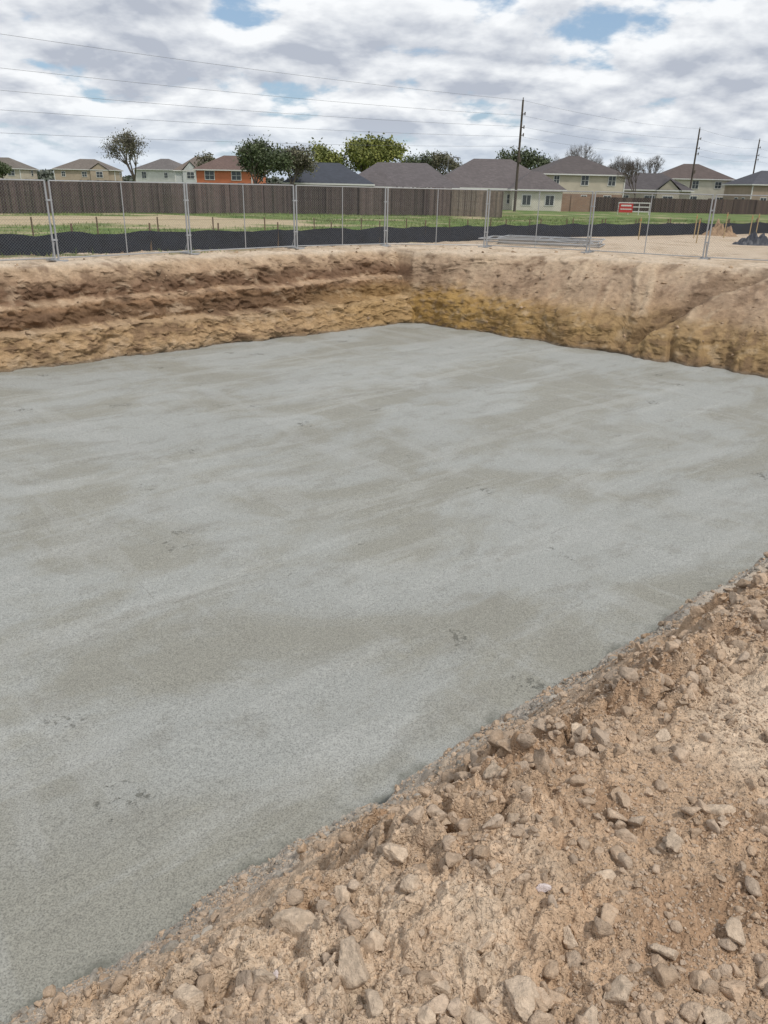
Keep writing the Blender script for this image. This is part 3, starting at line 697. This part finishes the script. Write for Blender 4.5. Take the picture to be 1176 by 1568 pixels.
# ---------------------------------------------------------------- site stuff
e=empty('stacked_fence_panels',(5.6,30.0,hz(5.6,30)),0); B_=MB()
for k_ in range(7):
    R=Matrix.Rotation(-.28+random.uniform(-.12,.12),4,'Z'); T_=Matrix.Translation((random.uniform(-.5,.5),random.uniform(-.3,.3),.04+k_*.03))@R
    P4=[T_@Vector(p_) for p_ in ((-1.8,-.9,0),(1.8,-.9,0),(1.8,.9,0),(-1.8,.9,0))]
    for q in range(4): B_.tube(P4[q],P4[(q+1)%4],.02,n=6)
    B_.tube(T_@Vector((0,-.9,0)),T_@Vector((0,.9,0)),.014,n=5)
    for q in range(12): B_.tube(T_@Vector((-1.8+q*.3,-.9,0)),T_@Vector((-1.5+q*.3,.9,0)),.004,n=3); 
B_.out('frames',m_galv,e)
def heap(name,x,y,w,d,h,mat,seed):
    n_=28; v=[];f=[]
    for a_ in range(n_):
        for c_ in range(n_):
            u=a_/(n_-1)*2-1;w_=c_/(n_-1)*2-1; rr=math.hypot(u,w_)
            k_=float(fbm(np.array([u*3+seed]),np.array([w_*3]),3,seed)[0])
            v.append((x+u*w/2,y+w_*d/2,hz(x,y)-.05+max(0,1-rr)*h*(1.1+1.6*k_)+.02*k_))
    for a_ in range(n_-1):
        for c_ in range(n_-1): i_=a_*n_+c_; f.append((i_,i_+n_,i_+n_+1,i_+1))
    return mk(name,v,f,mat)
heap('black_tarp',14.6,32.6,2.0,1.2,.35,simple('tarp',(.03,.035,.05),.5,0,4,.4),500)
heap('dirt_pile',15.8,39.3,1.8,1.2,.5,simple('mound_soil',(.35,.24,.15),.95,0,4,.3),503)
e=empty('site_banner',(27.9,95,hz(27.9,95)),.05); B_=MB()
for x_ in (-1.8,-.6,.6,1.8): B_.tube((x_,0,0),(x_,0,1.3),.04,n=6)
for z_ in (.35,.85,1.28): B_.box((0,0,z_),(3.7,.06,.10))
B_.out('white_rails',m_trim,e); B_=MB(); B_.box((-.95,-.08,.72),(1.6,.03,.95)); B_.out('red_panel',simple('red_panel',(.50,.03,.025),.5,0,4,.1),e)
B_=MB(); B_.box((-.95,-.105,.98),(1.2,.01,.16)); B_.box((-.95,-.105,.6),(1.3,.01,.10)); B_.out('white_lettering_bars',m_trim,e)
m_ps=simple('pale_stake',(.42,.31,.17),.9,0,9,.2); m_or=simple('faded_ribbon',(.45,.22,.08),.7,0,5,.1)
for (x_,y_,h_) in ((10.5,34.5,.9),(12.4,33.0,.9),(13.6,36.6,1.0),(15.3,37.5,1.1),(16.8,38.3,1.0),(18.3,41,1.0)):
    z0=hz(x_,y_); e=empty('survey_stake',(x_,y_,z0)); B_=MB(); B_.box((0,0,h_/2),(.035,.03,h_)); B_.out('stake',m_ps,e); B_=MB(); B_.box((0,0,h_-.12),(.045,.04,.07)); B_.out('ribbon',m_or,e)

# ---------------------------------------------------------------- grass and weeds
n=80000
xx=rgn.uniform(-26,34,n); yy=rgn.uniform(16,62,n); ys=np.interp(xx,SX,SY); off=yy-ys
gg=fbm(xx*.4,yy*.5,3,101); ok=((off>.3)&(gg>-.25)&(rgn.random(n)>strip_mask(xx,yy)*1.1))|((off<-.05)&(off>-1.1)&(xx<-4)&(gg>.05)); xx,yy=xx[ok],yy[ok]; n=len(xx)
zz,_=terrain(xx,yy,False); h=rgn.uniform(.04,.13,n)*np.where(rgn.random(n)<.04,2,1); a_=rgn.random(n)*6.28; w=.02
lx=rgn.normal(size=n)*.05; ly=rgn.normal(size=n)*.05
Q=np.stack([np.stack([xx-np.cos(a_)*w,yy-np.sin(a_)*w,zz-.02],1),np.stack([xx+np.cos(a_)*w,yy+np.sin(a_)*w,zz-.02],1),np.stack([xx+lx,yy+ly,zz+h],1)],1).reshape(-1,3)
mk('grass',Q,np.arange(n*3).reshape(-1,3),leafmat('grass_blades',(.12,.19,.04),(.24,.28,.085)))

# ---------------------------------------------------------------- light
SUN_AZ=math.radians(128); SUN_EL=math.radians(58)   # azimuth clockwise from +Y
w=bpy.data.worlds.new('World'); scene.world=w; w.use_nodes=True; nt=w.node_tree
bg=nt.nodes['Background']; bg.inputs['Strength'].default_value=.10
sky=N(nt,'ShaderNodeTexSky'); sky.sky_type='NISHITA'; sky.sun_disc=False; sky.sun_elevation=SUN_EL; sky.sun_rotation=SUN_AZ
tc=N(nt,'ShaderNodeTexCoord'); sp=N(nt,'ShaderNodeSeparateXYZ'); nt.links.new(tc.outputs['Generated'],sp.inputs[0])
zc=math_(nt,'ADD',math_(nt,'MAXIMUM',sp.outputs[2],0.0),.30)
cb=N(nt,'ShaderNodeCombineXYZ'); nt.links.new(math_(nt,'DIVIDE',sp.outputs[0],zc),cb.inputs[0]); nt.links.new(math_(nt,'DIVIDE',sp.outputs[1],zc),cb.inputs[1])
def cl(scale,sc,det,ro):
    mp=N(nt,'ShaderNodeMapping'); mp.inputs['Scale'].default_value=(scale,scale,1); mp.inputs['Location'].default_value=(3.1,7.7,0)
    nt.links.new(cb.outputs[0],mp.inputs['Vector']); return noise_(nt,mp.outputs[0],sc,det,ro,.1)
nA=cl(1.0,3.4,7,.54); nB=cl(.970,3.4,5,.54); nL=cl(1.0,1.0,2,.5)
gp=N(nt,'ShaderNodeVectorMath',operation='DISTANCE'); nt.links.new(cb.outputs[0],gp.inputs[0]); gp.inputs[1].default_value=(.29,2.0,0)
gap=mr(nt,gp.outputs['Value'],.03,.30,.15,0)
nC=math_(nt,'SUBTRACT',math_(nt,'ADD',nA,math_(nt,'MULTIPLY',math_(nt,'SUBTRACT',nL,.5),.30)),gap)
mask=mr(nt,nC,.33,.43)
lit=math_(nt,'ADD',math_(nt,'MULTIPLY',math_(nt,'SUBTRACT',nA,nB),5.0),math_(nt,'MULTIPLY',math_(nt,'SUBTRACT',.50,nC),2.6))
lit=math_(nt,'ADD',lit,.50,clamp=True)
cc=mixrgb(nt,lit,(4.8,5.2,6.0),(9.6,9.8,10.0))
blue=mixrgb(nt,.4,sky.outputs[0],(4.2,6.2,8.8))
cm=mixrgb(nt,mask,blue,cc)
haze=mr(nt,sp.outputs[2],0.0,.09,.6,0)
cm=mixrgb(nt,haze,cm,(6.4,7.4,8.5))
nt.links.new(cm,bg.inputs['Color'])
sl=bpy.data.lights.new('sun','SUN'); sl.energy=2.3; sl.angle=math.radians(6); sl.color=(1,.94,.86)
so=bpy.data.objects.new('sun',sl); scene.collection.objects.link(so)
sd=Vector((math.sin(SUN_AZ)*math.cos(SUN_EL),math.cos(SUN_AZ)*math.cos(SUN_EL),math.sin(SUN_EL)))
so.rotation_euler=sd.to_track_quat('Z','Y').to_euler()

# ---------------------------------------------------------------- camera
th=math.atan(497/1178.); r=math.radians(1.2)
Rt=Vector((1,0,0)); Fw=Vector((0,math.cos(th),-math.sin(th))); Up=Rt.cross(Fw)
cr_=Rt*math.cos(r)+Up*math.sin(r); cu=-Rt*math.sin(r)+Up*math.cos(r)
M=Matrix((( cr_.x,cu.x,-Fw.x,0),(cr_.y,cu.y,-Fw.y,0),(cr_.z,cu.z,-Fw.z,EYE),(0,0,0,1)))
cd=bpy.data.cameras.new('camera'); co=bpy.data.objects.new('camera',cd); scene.collection.objects.link(co)
co.matrix_world=M; cd.sensor_fit='VERTICAL'; cd.sensor_height=36; cd.lens=1178/1568*36; cd.clip_start=.05; cd.clip_end=6000
scene.camera=co
